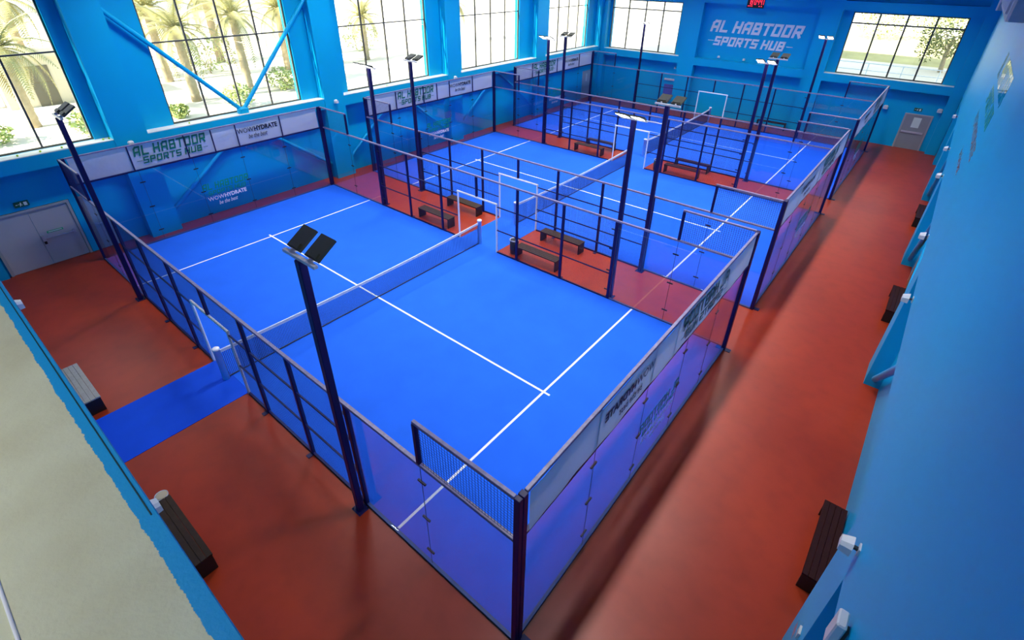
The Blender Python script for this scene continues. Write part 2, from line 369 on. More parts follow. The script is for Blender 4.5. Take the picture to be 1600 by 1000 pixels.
# far wall
FW = struct('wall_far', MB().box(-1.4, 24.4, 37.0, 37.4, 0, 3.9).box(-1.4, 0.0, 37.0, 37.4, 3.9, HC).box(5.75, 16.7, 37.0, 37.4, 3.9, HC).box(22.35, 24.4, 37.0, 37.4, 3.9, HC).box(0.0, 5.75, 37.0, 37.4, 7.42, HC).box(16.7, 22.35, 37.0, 37.4, 7.42, HC), 'wall')
FP = [(-1.0, -0.15), (6.25, 7.5), (14.95, 16.15), (22.95, 23.5)]
for a, b in FP: obj('pier', MB().box(a if a > -1 else XL, b, YF, 37.0, 0, HC), 'wall', FW)
for (a, b) in ((-0.15, 6.25), (7.5, 14.95), (16.15, 22.95)):
    obj('beam', MB().box(a, b, YF, 37.0, 3.42, 3.9), 'wall', FW)
    obj('beam', MB().box(a, b, YF, 37.0, 7.52, 8.0), 'wall', FW)
    obj('sill', MB().box(a+.001, b-.001, YF+.005, 37.0, 3.9, 3.925), 'sill' if a != 7.5 else 'wall', FW)
window('window_6', 'y', 37.06, 0.0, 5.75, 3.92, 7.42, 4, [6.82])
window('window_7', 'y', 37.06, 16.7, 22.35, 3.92, 7.42, 4, [6.82])

# right wall: bays between piers below, full wall above
RW = struct('wall_right', MB().box(23.5, 24.4, -8.2, 37.4, 3.5, HC).box(23.87, 24.4, -3.6, 37.0, 0, 3.5), 'wall')
RP = [(-3.5, -2.0), (1.85, 2.92), (10.92, 12.0), (19.4, 20.5), (27.6, 28.7), (34.4, 35.4)]
for a, b in RP: obj('pier', MB().box(XR, 23.87, a, b, 0, 3.5), 'wall', RW)
for (a, b) in zip(RP[1:4], RP[2:5]):
    y0, y1 = a[1], b[0]; mdl = (y0+y1)/2
    if y0 > 5: brace((23.69, y0+.12, 0.35), (23.69, mdl-.08, 3.5), 0.085, RW)
    brace((23.69, y1-.12, 0.35), (23.69, mdl+.08, 3.5), 0.085, RW)

# ------------------------------------------------------------------ doors
d = struct('door_1', MB().box(-1.06, -0.97, -2.56, -2.48, 0, 2.10).box(-1.06, -0.97, -0.20, -0.12, 0, 2.10).box(-1.06, -0.97, -2.56, -0.12, 2.10, 2.18), 'door_frame'); d['label'] = 'grey double fire door with push bar'
obj('door_leaf', MB().box(-1.055, -1.005, -2.475, -1.335, 0.01, 2.09), 'door', d); obj('door_leaf', MB().box(-1.055, -1.005, -1.325, -0.205, 0.01, 2.09), 'door', d)
obj('push_bar', MB().tube([(-0.94, -1.25, 1.02), (-0.94, -0.36, 1.02)], 0.025, 8).bbox(-1.004, -0.93, -1.31, -1.21, 0.93, 1.14, .008).bbox(-1.004, -0.93, -0.40, -0.32, 0.96, 1.08, .008), 'steel', d)
obj('door_label', MB().box(-1.004, -1.0, -1.10, -0.62, 1.17, 1.25), 'sign_bright', d); obj('label_text', MB().box(-1.0, -0.999, -1.06, -0.66, 1.195, 1.225), 'sign_white', d)
obj('lock_plate', MB().box(-1.004, -0.99, -1.30, -1.22, 0.80, 0.93), 'black', d)
d = struct('door_2', MB().box(21.2, 21.28, 36.92, 37.01, 0, 2.05).box(22.55, 22.63, 36.92, 37.01, 0, 2.05).box(21.2, 22.63, 36.92, 37.01, 2.05, 2.12), 'door_frame'); d['label'] = 'grey fire door on the far wall'
obj('door_leaf', MB().box(21.285, 22.545, 36.96, 36.998, 0.01, 2.045), 'door_dark', d)
obj('push_bar', MB().box(21.33, 22.45, 36.90, 36.955, 0.98, 1.08), 'steel', d); obj('notice', MB().box(21.72, 22.12, 36.95, 36.958, 1.32, 1.92), 'sign_white', d)
d = struct('door_3', MB().box(-0.998, -0.97, 34.85, 34.92, 0, 2.12).box(-0.998, -0.97, 36.03, 36.1, 0, 2.12).box(-0.998, -0.97, 34.85, 36.1, 2.12, 2.19), 'door_frame'); d['label'] = 'grey door with vision panel in far left corner'
obj('door_leaf', MB().box(-0.998, -0.978, 34.925, 36.025, 0.01, 2.115), 'door', d); obj('vision_panel', MB().box(-0.977, -0.972, 35.35, 35.6, 1.35, 1.95), 'sign_white', d); obj('push_bar', MB().box(-0.977, -0.93, 35.0, 35.95, 0.98, 1.07), 'steel', d)
d = struct('door_4', MB().box(23.84, 23.868, 16.9, 17.0, 0, 2.1).box(23.84, 23.868, 18.1, 18.2, 0, 2.1).box(23.84, 23.868, 16.9, 18.2, 2.1, 2.2), 'cream'); d['label'] = 'brown wooden door with cream frame in a right wall bay'
obj('door_leaf', MB().box(23.845, 23.866, 17.0, 18.1, 0.01, 2.1), 'brown_door', d)

# ================================================================== COURTS
CY0 = [(0.0, 10.0), (12.55, 22.6), (24.65, 34.65)]
NM = ['nearest', 'middle', 'farthest']
H1, H2 = 2.92, 3.88
def turf(ci, y0, y1):
    t = thing('court_turf', 'blue artificial turf of the %s padel court with white service lines' % NM[ci], 'turf', (10, (y0+y1)/2, 0))
    obj('turf_sheet', MB().box(0.04, 19.96, y0+.04, y1-.04, 0, 0.015), 'turf', t)
    for x in (3.05, 16.95): obj('court_line', MB().box(x-.03, x+.03, y0+.05, y1-.05, 0.0151, 0.018), 'line', t)
    ym = (y0+y1)/2
    obj('court_line', MB().box(2.85, 3.019, ym-.03, ym+.03, 0.0151, 0.018).box(3.081, 16.919, ym-.03, ym+.03, 0.0151, 0.018).box(16.981, 17.15, ym-.03, ym+.03, 0.0151, 0.018), 'line', t)

def glass_panel(par, axis, c, a, b, z0, z1):
    e = 0.006
    mb = MB().box(c-e, c+e, a+.006, b-.006, z0, z1) if axis == 'x' else MB().box(a+.006, b-.006, c-e, c+e, z0, z1)
    obj('glass_panel', mb, 'glass', par)
CLIP = {}
def clip(par, axis, p):
    if axis not in CLIP:
        CLIP[axis] = (MB().box(-.016, .016, -.09, .09, -.018, .018) if axis == 'x' else MB().box(-.09, .09, -.016, .016, -.018, .018)).mesh('glass_clip', 'clip')
    put('glass_clip', CLIP[axis], par, Vector(p)-wloc(par))
def mesh_panel(mb, a, b, c, z0, z1, pitch=0.05, t=0.0026, axis='y'):
    n = max(1, round((b-a)/pitch))
    for i in range(n+1):
        x = a+(b-a)*i/n
        mb.wire((x, c, z0), (x, c, z1), t) if axis == 'y' else mb.wire((c, x, z0), (c, x, z1), t)
    k = max(1, round((z1-z0)/pitch))
    for i in range(k+1):
        z = z0+(z1-z0)*i/k
        mb.wire((a, c, z), (b, c, z), t*.8) if axis == 'y' else mb.wire((c, a, z), (c, b, z), t*.8)
    return mb

def end_wall(ci, y0, y1, right):
    X = 20.0 if right else 0.0
    s = -1 if right else 1                                   # direction of the court seen from the wall
    t = thing('end_wall', 'glass end wall with white sponsor banner closing the %s end of the %s court' % ('right, walkway side' if right else 'left, window side', NM[ci]), 'glass wall', (X, (y0+y1)/2, 0))
    L = y1-y0; n = 5; a0, a1 = y0+.16, y1-.16
    for yy in (y0+.10, y1-.10):
        obj('corner_post', MB().bbox(X-.055, X+.055, yy-.05, yy+.05, 0, H2, .008), 'navy', t)
        obj('post_foot', MB().box(X-s*.22, X-s*.056, yy-.08, yy+.08, 0, 0.014), 'navy', t)
    ye = [a0+(a1-a0)*i/n for i in range(n+1)]
    for i in range(n): glass_panel(t, 'x', X, ye[i], ye[i+1], .06, H1-.03)
    for i in range(1, n):
        obj('glass_seam', MB().box(X-.004, X+.004, ye[i]-.0045, ye[i]+.0045, .06, H1-.03), 'clip', t)
        for z in (0.45, 1.45, 2.45): clip(t, 'x', (X, ye[i], z))
    obj('bottom_channel', MB().box(X-.03, X+.03, a0, a1, 0.0, .06), 'sill_white', t)
    obj('middle_rail', MB().box(X-.03, X+.03, a0, a1, H1-.025, H1+.025), 'navy', t)
    obj('top_rail', MB().bbox(X-.03, X+.03, a0, a1, H2-.04, H2+.01, .006), 'rail', t, label='dusty navy top rail with painted-in highlights')
    seams = [2.0, 3.95, 4.98, 5.98, 7.95]
    if right: seams = [10-q for q in seams]
    seams = sorted(y0+q*L/10 for q in seams)
    for q in seams: obj('banner_upright', MB().box(X-.025, X+.025, q-.017, q+.017, H1+.026, H2-.041), 'navy', t)
    # banner sheet: a gently rippled cloth in front of the uprights' outer side
    xb = X-s*.032; nu, nv = 60, 4; vs = []
    for j in range(nv+1):
        for i in range(nu+1):
            yy = a0+.05+(a1-a0-.1)*i/nu; z = H1+.03+(H2-H1-.07)*j/nv
            vs.append((xb-s*0.008*(math.sin(yy*3.1+ci)+.6*math.sin(yy*7.7+j)), yy, z))
    fs = [(j*(nu+1)+i, j*(nu+1)+i+1, (j+1)*(nu+1)+i+1, (j+1)*(nu+1)+i) for j in range(nv) for i in range(nu)]
    obj('banner', MB().add(vs, fs, True), 'banner', t)
    def at(q): return y0+(L/10)*(10-q if right else q)
    uv = Vector((0, -s*-1 if not right else -1, 0)); uv = Vector((0, 1 if not right else -1, 0)); vv = Vector((0, 0, 1)); nv_ = Vector((s, 0, 0))
    xo = xb+s*.016; dep = 0.003; xk = xb-s*.019
    zc = H1
    g = join(block_mesh('AL HABTOOR', (xo, at(2.14), zc+.50), uv, vv, nv_, 2.62, .36, dep), block_mesh('-SPORTS HUB-', (xo, at(2.14), zc+.19), uv, vv, nv_, 2.62, .24, dep))
    obj('lettering', g, 'green', t, label='green printed club name on the banner')
    g = join(block_mesh('AL HABTOOR', (xk, at(2.14), zc+.50), uv, vv, nv_, 2.62, .36, dep), block_mesh('-SPORTS HUB-', (xk, at(2.14), zc+.19), uv, vv, nv_, 2.62, .24, dep))
    obj('print_through', g, 'green_back', t, label='club name showing through the back of the banner')
    k = join(font_mesh('WOW', (xk, at(6.03), zc+.50), uv, vv, nv_, .70, .20, dep), font_mesh('HYDRATE', (xk, at(6.76), zc+.50), uv, vv, nv_, 1.05, .20, dep, bold=.035), font_mesh('be the best', (xk, at(6.45), zc+.24), uv, vv, nv_, .85, .19, dep, shear=.35))
    obj('print_through', k, 'ink_back', t, label='sponsor name showing through the back of the banner')
    k = join(font_mesh('WOW', (xo, at(6.03), zc+.50), uv, vv, nv_, .70, .20, dep), font_mesh('HYDRATE', (xo, at(6.76), zc+.50), uv, vv, nv_, 1.05, .20, dep, bold=.035), font_mesh('be the best', (xo, at(6.45), zc+.24), uv, vv, nv_, .85, .19, dep, shear=.35))
    obj('lettering', k, 'ink', t, label='dark printed sponsor name on the banner')
    xg = X-s*.0105 if right else X+s*.008; dg = .002
    obj('decal', join(block_mesh('AL HABTOOR', (xg, at(4.02), 1.46), uv, vv, nv_, 1.95, .28, dg), block_mesh('-SPORTS HUB-', (xg, at(4.02), 1.23), uv, vv, nv_, 1.95, .17, dg)), 'green_glass', t, label='green club name decal on the glass')
    obj('decal', join(font_mesh('WOW', (xg, at(4.12), .98), uv, vv, nv_, .66, .17, dg), font_mesh('HYDRATE', (xg, at(4.80), .98), uv, vv, nv_, .95, .17, dg, bold=.03), font_mesh('be the best', (xg, at(4.5), .74), uv, vv, nv_, .8, .17, dg, shear=.35)), 'line', t, label='white sponsor decal on the glass')

def side_fence(ci, y0, y1, far):
    Y = y1 if far else y0
    s = -1 if far else 1
    t = thing('side_fence', '%s side fence of the %s court, navy mesh with white gate and glass ends' % ('back' if far else 'front', NM[ci]), 'fence', (10, Y, 0))
    def post(x, z0, z1, w=.04): obj('post', (MB().bbox(x-w, x+w, Y-.04, Y+.04, z0, z1, .006).box(x-.06, x+.06, Y-s*.041, Y-s*.16, 0, .014) if z0 == 0 and x in (6., 8., 12., 14.) else MB().bbox(x-w, x+w, Y-.04, Y+.04, z0, z1, .006)), 'navy', t)
    for x in (0.0, 20.0): post(x, 0, H2, .05)
    for x in (4.0, 16.0): post(x, 0, H1-.03, .05)
    for x in (2.0, 18.0): post(x, H1+.025, H2-.042, .035)
    for x in (6.0, 8.0, 12.0, 14.0): post(x, 0, H1-.03)
    post(10.0, 2.10, H1-.03)
    obj('top_rail', MB().bbox(.051, 19.949, Y-.035, Y+.035, H1-.03, H1+.025, .006), 'rail', t, label='dusty navy top rail with painted-in highlights')
    for a, b in ((0.051, 2.035), (17.965, 19.949)): obj('upper_rail', MB().bbox(a, b, Y-.03, Y+.03, H2-.042, H2+.008, .006), 'rail', t, label='dusty navy upper rail with painted-in highlights')
    for a, b in ((4.051, 5.959), (6.041, 7.959), (8.041, 8.969), (11.031, 11.959), (12.041, 13.959), (14.041, 15.949)):
        for z in (0.98, 1.95): obj('rail', MB().box(a, b, Y-.018, Y+.018, z-.018, z+.018), 'navy', t)
        obj('bottom_rail', MB().box(a, b, Y-.025, Y+.025, 0, .05), 'navy', t)
    # gate
    obj('gate_frame', MB().tube([(8.99, Y, 0.0), (8.99, Y, 2.05)], .035, 10).tube([(11.01, Y, 0.0), (11.01, Y, 2.05)], .035, 10).tube([(8.955, Y, 2.05), (11.045, Y, 2.05)], .038, 10), 'white', t, label='white padded gate frame')
    mb = MB(); yc = Y-s*.022
    mesh_panel(mb, 4.05, 8.95, yc, .05, H1-.03); mesh_panel(mb, 11.05, 15.95, yc, .05, H1-.03); mesh_panel(mb, 8.95, 11.05, yc, 2.09, H1-.03)
    for a, b in ((.06, 1.96), (18.04, 19.94)): mesh_panel(mb, a, b, Y, H1+.03, H2-.045, 0.06, .0038)
    obj('wire_mesh', mb, 'wire', t, 'stuff')
    for a, b in ((.055, 2.0), (2.0, 3.945), (16.055, 18.0), (18.0, 19.945)): glass_panel(t, 'y', Y, a, b, .05, H1-.035)
    for a, b in ((.051, 3.949), (16.051, 19.949)): obj('bottom_channel', MB().box(a, b, Y-.03, Y+.03, 0, .049), 'sill_white', t)
    for x in (2.0, 18.0):
        obj('glass_seam', MB().box(x-.0045, x+.0045, Y-.004, Y+.004, .05, H1-.035), 'clip', t)
        for z in (0.45, 1.45, 2.45): clip(t, 'y', (x, Y, z))
    for x in (4.08, 15.92):
        for z in (0.35, 1.1, 1.9, 2.6): clip(t, 'y', (x, Y, z))

def net(ci, y0, y1):
    t = thing('court_net', 'white banded padel net across the %s court with white end posts' % NM[ci], 'net', (10, (y0+y1)/2, 0))
    L = y1-y0; N = 40
    def top(y): q = (y-(y0+y1)/2)/(L/2); return .86+.10*q*q
    for yy in (y0-.12, y1+.12): obj('net_post', MB().lathe([(0, 0.0155), (.085, 0.0155), (.085, 1.0), (.095, 1.0), (.095, 1.05), (.07, 1.07), (0, 1.07)], 16, (10, yy, 0)), 'white', t)
    a, b = y0-.03, y1+.03; ysn = [a+(b-a)*i/N for i in range(N+1)]
    bd = MB()
    for p, q in zip(ysn, ysn[1:]):
        zp, zq = top(p), top(q)
        bd.hexa([(9.985,p,zp-.09),(10.015,p,zp-.09),(10.015,q,zq-.09),(9.985,q,zq-.09),(9.985,p,zp),(10.015,p,zp),(10.015,q,zq),(9.985,q,zq)])
    obj('net_band', bd, 'band', t)
    mb = MB(); K = 230
    for i in range(K+1):
        y = a+(b-a)*i/K; mb.wire((10, y, .05), (10, y, top(y)-.09), .005)
    for j in range(19):
        fz = j/18
        for i in range(0, N, 4):
            p, q = ysn[i], ysn[i+4]; mb.wire((10, p, .05+(top(p)-.14)*fz), (10, q, .05+(top(q)-.14)*fz), .005)
    obj('net_mesh', mb, 'net', t, 'stuff')
    obj('bottom_cord', MB().tube([(10, a+(b-a)*i/20, .040+.005*math.sin(i*2.1)) for i in range(21)], .018, 6), 'cable', t)

for ci, (y0, y1) in enumerate(CY0):
    turf(ci, y0, y1)
    end_wall(ci, y0, y1, False); end_wall(ci, y0, y1, True)
    side_fence(ci, y0, y1, False); side_fence(ci, y0, y1, True)
    net(ci, y0, y1)
tag(obj('walkway_mat', MB().box(9.03, 10.97, -3.12, .036, 0, .012), 'mat'), 'blue walkway strip across the red floor from near wall to first gate', 'walkway')
tag(obj('walkway_mat', MB().box(9.03, 10.97, 9.964, 12.586, 0, .012), 'turf'), 'blue walkway strip between gates of nearest and middle courts', 'walkway')
tag(obj('walkway_mat', MB().box(9.03, 10.97, 22.564, 24.686, 0, .012), 'turf'), 'blue walkway strip between gates of middle and farthest courts', 'walkway')

# ------------------------------------------------------------------ light poles
def flood_meshes(tilt):
    th = math.radians(tilt); hw = 0.165
    d = Vector((0, math.cos(th), math.sin(th))); n = Vector((0, -math.sin(th), math.cos(th)))
    body = MB().obox(Vector((-hw, .07, 6.05)), (2*hw, 0, 0), d*.40, n*.05)
    body.obox(Vector((-hw+.04, .07, 6.05))+n*.05+d*.02, (2*hw-.08, 0, 0), d*.09, n*.03)
    lens = MB().obox(Vector((-hw+.025, .07, 6.05))+d*.025-n*.006, (2*hw-.05, 0, 0), d*.37, n*.005)
    br = MB().box(-.015, .015, .0, .09, 6.02, 6.09)
    return body, lens, br
def flood_set(tilt):
    a, b, c = flood_meshes(tilt); return a.mesh('floodlight', 'lamp'), b.mesh('lens', 'lens'), c.mesh('lamp_bracket', 'steel')
def make_pole(label, FL):
    t = thing('light_pole', label, 'light pole', group=None)
    obj('pole', MB().bbox(-.065, .065, -.065, .065, .015, 6.0, .012), 'navy', t)
    obj('base_plate', MB().bbox(-.14, .14, -.12, .12, 0, .015, .003), 'navy', t)
    for sx in (-1, 1):
        for sy in (-1, 1): obj('base_bolt', MB().lathe([(0, .045), (.014, .045), (.014, .0151)], 6, (sx*.11, sy*.095, 0)), 'clip', t)
    obj('crossarm', MB().bbox(-.42, .42, -.035, .035, 6.0, 6.05, .006), 'steel', t, label='pale steel crossarm')
    for x in (-.235, .235):
        q = put('floodlight', FL[0], t, (x, 0, 0)); q['label'] = 'dark finned floodlight head'
        put('lens', FL[1], q); put('lamp_bracket', FL[2], q)
    return t
poleA = make_pole('twin floodlight pole at the left front fence of the nearest court', flood_set(33))
poleB = make_pole('twin floodlight pole at the left back fence of the nearest court', flood_set(22))
used = set()
for ci, (y0, y1) in enumerate(CY0):
    for far in (False, True):
        for x in (4.0, 16.0):
            lab = 'twin floodlight pole at the %s %s of the %s court' % ('left' if x < 10 else 'right', 'back fence' if far else 'front fence', NM[ci])
            loc = (x, y1+.17 if far else y0-.17, 0); rz = PI if far else 0
            q = poleA if ci == 0 and not far else poleB
            if q in used: dup(q, loc, rz, lab)
            else: q.location = loc; q.rotation_euler = (0, 0, rz); used.add(q)

# ------------------------------------------------------------------ benches
def make_bench(label, wood):
    t = thing('bench', label, 'bench', group='slatted benches')
    for k in range(4):
        y = -.205+k*.104
        obj('slat', MB().bbox(-.95, .95, y, y+.100, .415, .45, .005), wood, t)
    for x in (-.93, .89): obj('bench_end', MB().bbox(x, x+.05, -.195, .195, 0, .414, .004), 'bench_black', t)
    obj('cross_bar', MB().box(-.879, .889, -.03, .03, .36, .413), 'bench_black', t)
    return t
b0 = make_bench('dark slatted bench beside nearest court back fence, left of the gate', 'wood'); b0.location = (7.15, 10.42, 0)
for loc, rz, lab in (((7.25, 12.08, 0), 0, 'dark slatted bench by middle court front fence, left of the walkway'),
                     ((12.7, 10.42, 0), 0, 'dark slatted bench beside black bin, right of nearest back gate'),
                     ((12.65, 12.1, 0), 0, 'dark slatted bench by middle court front fence, right of the walkway'),
                     ((7.15, 23.03, 0), 0, 'dark bench behind the middle court, left of its back gate'),
                     ((7.25, 24.24, 0), 0, 'dark bench by farthest court front fence, left of the walkway'),
                     ((14.0, -2.79, 0), 0, 'dark brown bench under the near wall ledge, beside the lidded bin')):
    dup(b0, loc, rz, lab)
b1 = make_bench('reddish dark bench behind the middle court, right of its bin', 'wood_red'); b1.location = (13.0, 23.03, 0)
for loc, rz, lab in (((13.1, 24.24, 0), 0, 'reddish dark bench by farthest court front fence, right of the walkway'),
                     ((23.64, 4.93, 0), PI/2, 'dark bench at the right wall nearest the camera'),
                     ((23.64, 15.55, 0), PI/2, 'dark bench at the right wall in the second bay'),
                     ((23.64, 24.6, 0), PI/2, 'dark bench at the right wall in the third bay, farthest down the aisle'),
                     ((13.95, 36.2, 0), 0, 'low dark bench standing against the far wall')):
    dup(b1, loc, rz, lab)
b2 = make_bench('pale slatted bench with light painted into its boards, on red floor beside the blue walkway', 'wood_pale'); b2.location = (7.85, -2.76, 0)

# ------------------------------------------------------------------ bins
def make_bin(loc, label, lid, sc=1.0):
    t = thing('waste_bin', label, 'bin', loc, group='round waste bins')
    p = Vector(loc)
    S = lambda pr: [(a*sc, b*sc) for a, b in pr]
    obj('bin_body', MB().lathe(S([(0, 0), (.15, 0), (.165, .02), (.175, .56), (.165, .56), (.155, .05), (0, .05)]), 20, p), 'black', t)
    obj('rim', MB().lathe(S([(.162, .561), (.182, .561), (.185, .60), (.165, .60), (.162, .561)]), 20, p), 'steel', t)
    if lid: obj('lid', MB().lathe(S([(0, .61), (.12, .61), (.16, .60), (.16, .57), (0, .57)]), 20, p), 'cream', t, label='pale yellow lid')
make_bin((11.55, 10.42, 0), 'black round bin with grey rim beside nearest court back gate', False)
make_bin((11.6, 22.92, 0), 'black round bin with bright rim behind the middle court', False)
make_bin((12.90, -2.70, 0), 'small round bin with pale lid at the end of the near wall bench', True, .68)

# ------------------------------------------------------------------ wall fixtures
def fixture(loc, dirv, label, size=1.0):
    """small white wall spotlight: base plate, arm and angled head"""
    p = Vector(loc); dv = Vector(dirv); side = Vector((-dv.y, dv.x, 0)); up = Vector((0, 0, 1)); s = size
    t = thing('wall_light', label, 'wall light', loc, group='white wall lights')
    obj('back_plate', MB().obox(p-side*.06*s-up*.06*s, side*.12*s, up*.12*s, dv*.02*s), 'fixture', t)
    obj('arm', MB().obox(p-side*.02*s-up*.02*s+dv*.02*s, side*.04*s, up*.04*s, dv*.06*s), 'frame', t)
    c = p+dv*.08*s
    ring = [(-.11, -.08), (.11, -.08), (.11, .05), (.06, .10), (-.06, .10), (-.11, .05)]
    vs = [c+side*a*s+up*b*s for a, b in ring]+[c+dv*.13*s+side*a*s*.8+up*(b*.75-.02)*s for a, b in ring]
    obj('lamp_head', MB().add(vs, [tuple(range(5, -1, -1)), tuple(range(6, 12))]+[(i, (i+1) % 6, 6+(i+1) % 6, 6+i) for i in range(6)]), 'fixture', t)
RY = [(1.95, 3.98, 'nearest the camera, above the first bench'), (9.4, 3.55, 'second along from the camera'), (13.3, 3.45, 'third along, just past a pier'), (19.3, 3.3, 'fourth along from the camera'), (23.3, 3.2, 'fifth along, well down the aisle'), (30.0, 3.0, 'sixth along, near the far corner')]
for y, z, s in RY: fixture((XR, y, max(z, 3.58)), (-1, 0, 0), 'white wall light low on the right wall, %s' % s, .95)
for (x, y, z), s in (((XL, 2.3, 3.83), 'above the banner of the nearest court'), ((XL, 11.2, 3.85), 'on the pier between first and second banner'), ((XL, 19.5, 3.85), 'above the banner of the middle court')):
    fixture((x, y, z), (1, 0, 0), 'small white wall light on the left wall %s' % s, .9)
for (x, z), s in (((15.55, 2.9), 'above the dark brown bench'), ((8.9, 3.5), 'near the pale bench')):
    fixture((x, YN, z), (0, 1, 0), 'white wall light under the near ledge %s' % s, 1.1)
for (x, z), s in (((20.1, 2.3), 'left of the fire door'), ((22.8, 2.5), 'right of the fire door')): fixture((x, 37.0, z), (0, -1, 0), 'white wall light on far wall %s' % s, 1.2)
for x, z, s in ((6.0, 3.0, 'below the left window'), (9.1, 4.1, 'first below the club lettering'), (10.9, 4.1, 'second below the club lettering')):
    fixture((x, YF if x > 6.2 and z < 3.9 else 37.0, z), (0, -1, 0), 'tiny white wall light on far wall %s' % s, .8)
t = thing('switch_box', 'clear plastic switch box on the right wall pier nearest the camera', 'switch box', (XR, 2.16, 1.5))
obj('box_body', MB().bbox(23.43, 23.5, 2.05, 2.27, 1.48, 1.70, .01), 'pane', t); obj('box_plate', MB().box(23.47, 23.499, 2.09, 2.23, 1.52, 1.66), 'fixture', t)
t = thing('wall_speaker', 'tall white box on the right wall at the bottom edge of the photo', 'speaker', (XR, .7, 4.0))
obj('speaker_body', MB().bbox(23.37, 23.46, .60, .80, 4.0, 4.42, .015), 'fixture', t); obj('speaker_bracket', MB().box(23.46, 23.5, .66, .74, 4.1, 4.3), 'frame', t)

# exit signs with running figure
def exit_sign(loc, uv, nv, label):
    p = Vector(loc); uv = Vector(uv); nv = Vector(nv); up = Vector((0, 0, 1))
    t = thing('exit_sign', label, 'exit sign', loc)
    obj('sign_box', MB().obox(p-uv*.2-up*.09, uv*.4, up*.18, nv*.05), 'sign_green', t)
    mb = MB()
    def q(x0, x1, z0, z1, sh=0): mb.obox(p+uv*x0+up*z0+nv*.0505, uv*(x1-x0), up*(z1-z0)+uv*sh, nv*.002)
    q(.06, .15, -.06, .06); q(-.03, 0.0, .03, .06); q(-.05, -.01, -.02, .028, .015); q(-.09, -.05, 0, .015); q(-.055, -.035, -.065, -.02, .01); q(-.015, .025, -.035, -.02); q(-.16, -.11, -.012, .012)
    obj('pictogram', mb, 'sign_white', t)
exit_sign((-1.0, -1.36, 2.42), (0, 1, 0), (1, 0, 0), 'dark green exit sign above the grey double door')
exit_sign((21.75, 37.0, 2.38), (1, 0, 0), (0, -1, 0), 'dark green exit sign above the far wall fire door')

# far wall lettering: every letter its own piece
t = thing('wall_sign', 'white raised club name lettering on the far blue wall', 'sign', (11.2, 37.0, 5.6))
for text, x, z, W_, H_ in (('AL HABTOOR', 8.12, 5.72, 6.1, .72), ('-SPORTS HUB-', 8.0, 4.86, 5.85, .56)):
    L, tot = block_text(text, stroke=1.6, gap=1.05, shear=.22)
    for ch, qs in L: obj('letter' if ch != '-' else 'dash', map_text([qs], (x, 36.999, z), (1, 0, 0), (0, 0, 1), (0, -1, 0), W_, H_, tot, .03), 'white', t)
# right wall logo in glossy vinyl
t = thing('wall_logo', 'glossy green club name lettering on the right wall', 'sign', (XR, 14.6, 7.2))
def rtext(mb, m, lab=None): obj('lettering', mb, m, t, label=lab)
WA = ((0, -1, 0), (0, 0, 1), (-1, 0, 0))
rtext(block_mesh('AL', (XR-.001, 17.1, 7.2), *WA, .95, .60, .004), 'green_gloss'); rtext(block_mesh('HABTOOR', (XR-.001, 15.9, 7.2), *WA, 4.0, .60, .004), 'green_gloss')
rtext(block_mesh('SPORTS', (XR-.001, 16.7, 6.58), *WA, 2.7, .42, .004), 'teal'); rtext(block_mesh('HUB', (XR-.001, 13.75, 6.58), *WA, 1.35, .42, .004), 'teal')
rtext(join(font_mesh('WOW', (XR-.001, 17.6, 5.85), (0, -1, 0), (0, 0, 1), (-1, 0, 0), 2.0, .32, .004), font_mesh('HYDRATE', (XR-.001, 15.5, 5.85), (0, -1, 0), (0, 0, 1), (-1, 0, 0), 3.0, .32, .004, bold=.03)), 'pale_gloss', 'pale glossy sponsor lettering'); rtext(font_mesh('be the best', (XR-.001, 16.7, 5.0), (0, -1, 0), (0, 0, 1), (-1, 0, 0), 2.4, .32, .004, shear=.4), 'pale_gloss', 'pale glossy slanted lettering')

# score clock
t = thing('score_clock', 'black clock board with red digits high on far wall', 'clock', (11.0, YF, 7.4))
obj('clock_case', MB().bbox(10.42, 11.5, 36.40, 36.5, 7.35, 8.0, .01), 'black', t)
SEG = {'0': 'abcdef', '1': 'bc', '3': 'abgcd', '4': 'fgbc', '8': 'abcdefg'}
def seg7(mb, ch, x, z, w_, h_):
    k = .05; S = {'a': (0, 1, 1-k, 1+k), 'g': (0, 1, .5-k, .5+k), 'd': (0, 1, -k, k), 'f': (-.12, .12, .5, 1), 'b': (.88, 1.12, .5, 1), 'e': (-.12, .12, 0, .5), 'c': (.88, 1.12, 0, .5)}
    for q in SEG[ch]:
        a, b, c_, d_ = S[q]; mb.box(x+a*w_, x+b*w_, 36.392, 36.399, z+c_*h_, z+d_*h_)
mb = MB()
for ch, x in (('1', 10.52), ('8', 10.66), ('0', 10.88), ('4', 11.06), ('4', 11.24), ('1', 11.36)): seg7(mb, ch, x, 7.56, .10, .32)
for x in (10.5, 10.58, 10.66, 10.74, 11.2, 11.34): mb.box(x, x+.05, 36.392, 36.399, 7.44, 7.48)
obj('digits', mb, 'red_led', t, label='glowing red digits')

# notice panel on the far wall
t = thing('notice_panel', 'grey violet notice panel under a white strip on the far wall', 'notice board', (5.75, 37.0, .7))
obj('panel', MB().bbox(5.3, 6.2, 36.94, 36.99, .65, 1.75, .01), 'smoky', t); obj('top_strip', MB().bbox(5.25, 6.2, 36.9, 36.99, 2.05, 2.18, .01), 'fixture', t)
# air duct at top right
t = thing('air_unit', 'white louvred air duct high on the right wall at the ceiling corner', 'air duct', (23.2, 18, 8.72))
obj('duct_body', MB().bbox(23.0, 23.495, 13.5, 21.6, 8.72, 9.6, .05), 'duct', t)
obj('duct_flange', MB().bbox(22.92, 23.495, 21.605, 22.1, 8.55, 9.7, .04), 'duct', t)
for i in range(10): obj('louvre', MB().obox((22.95, 14.0+i*.7, 8.85), (.05, 0, 0), (0, .5, 0), (0, .06, .5)), 'fixture', t)
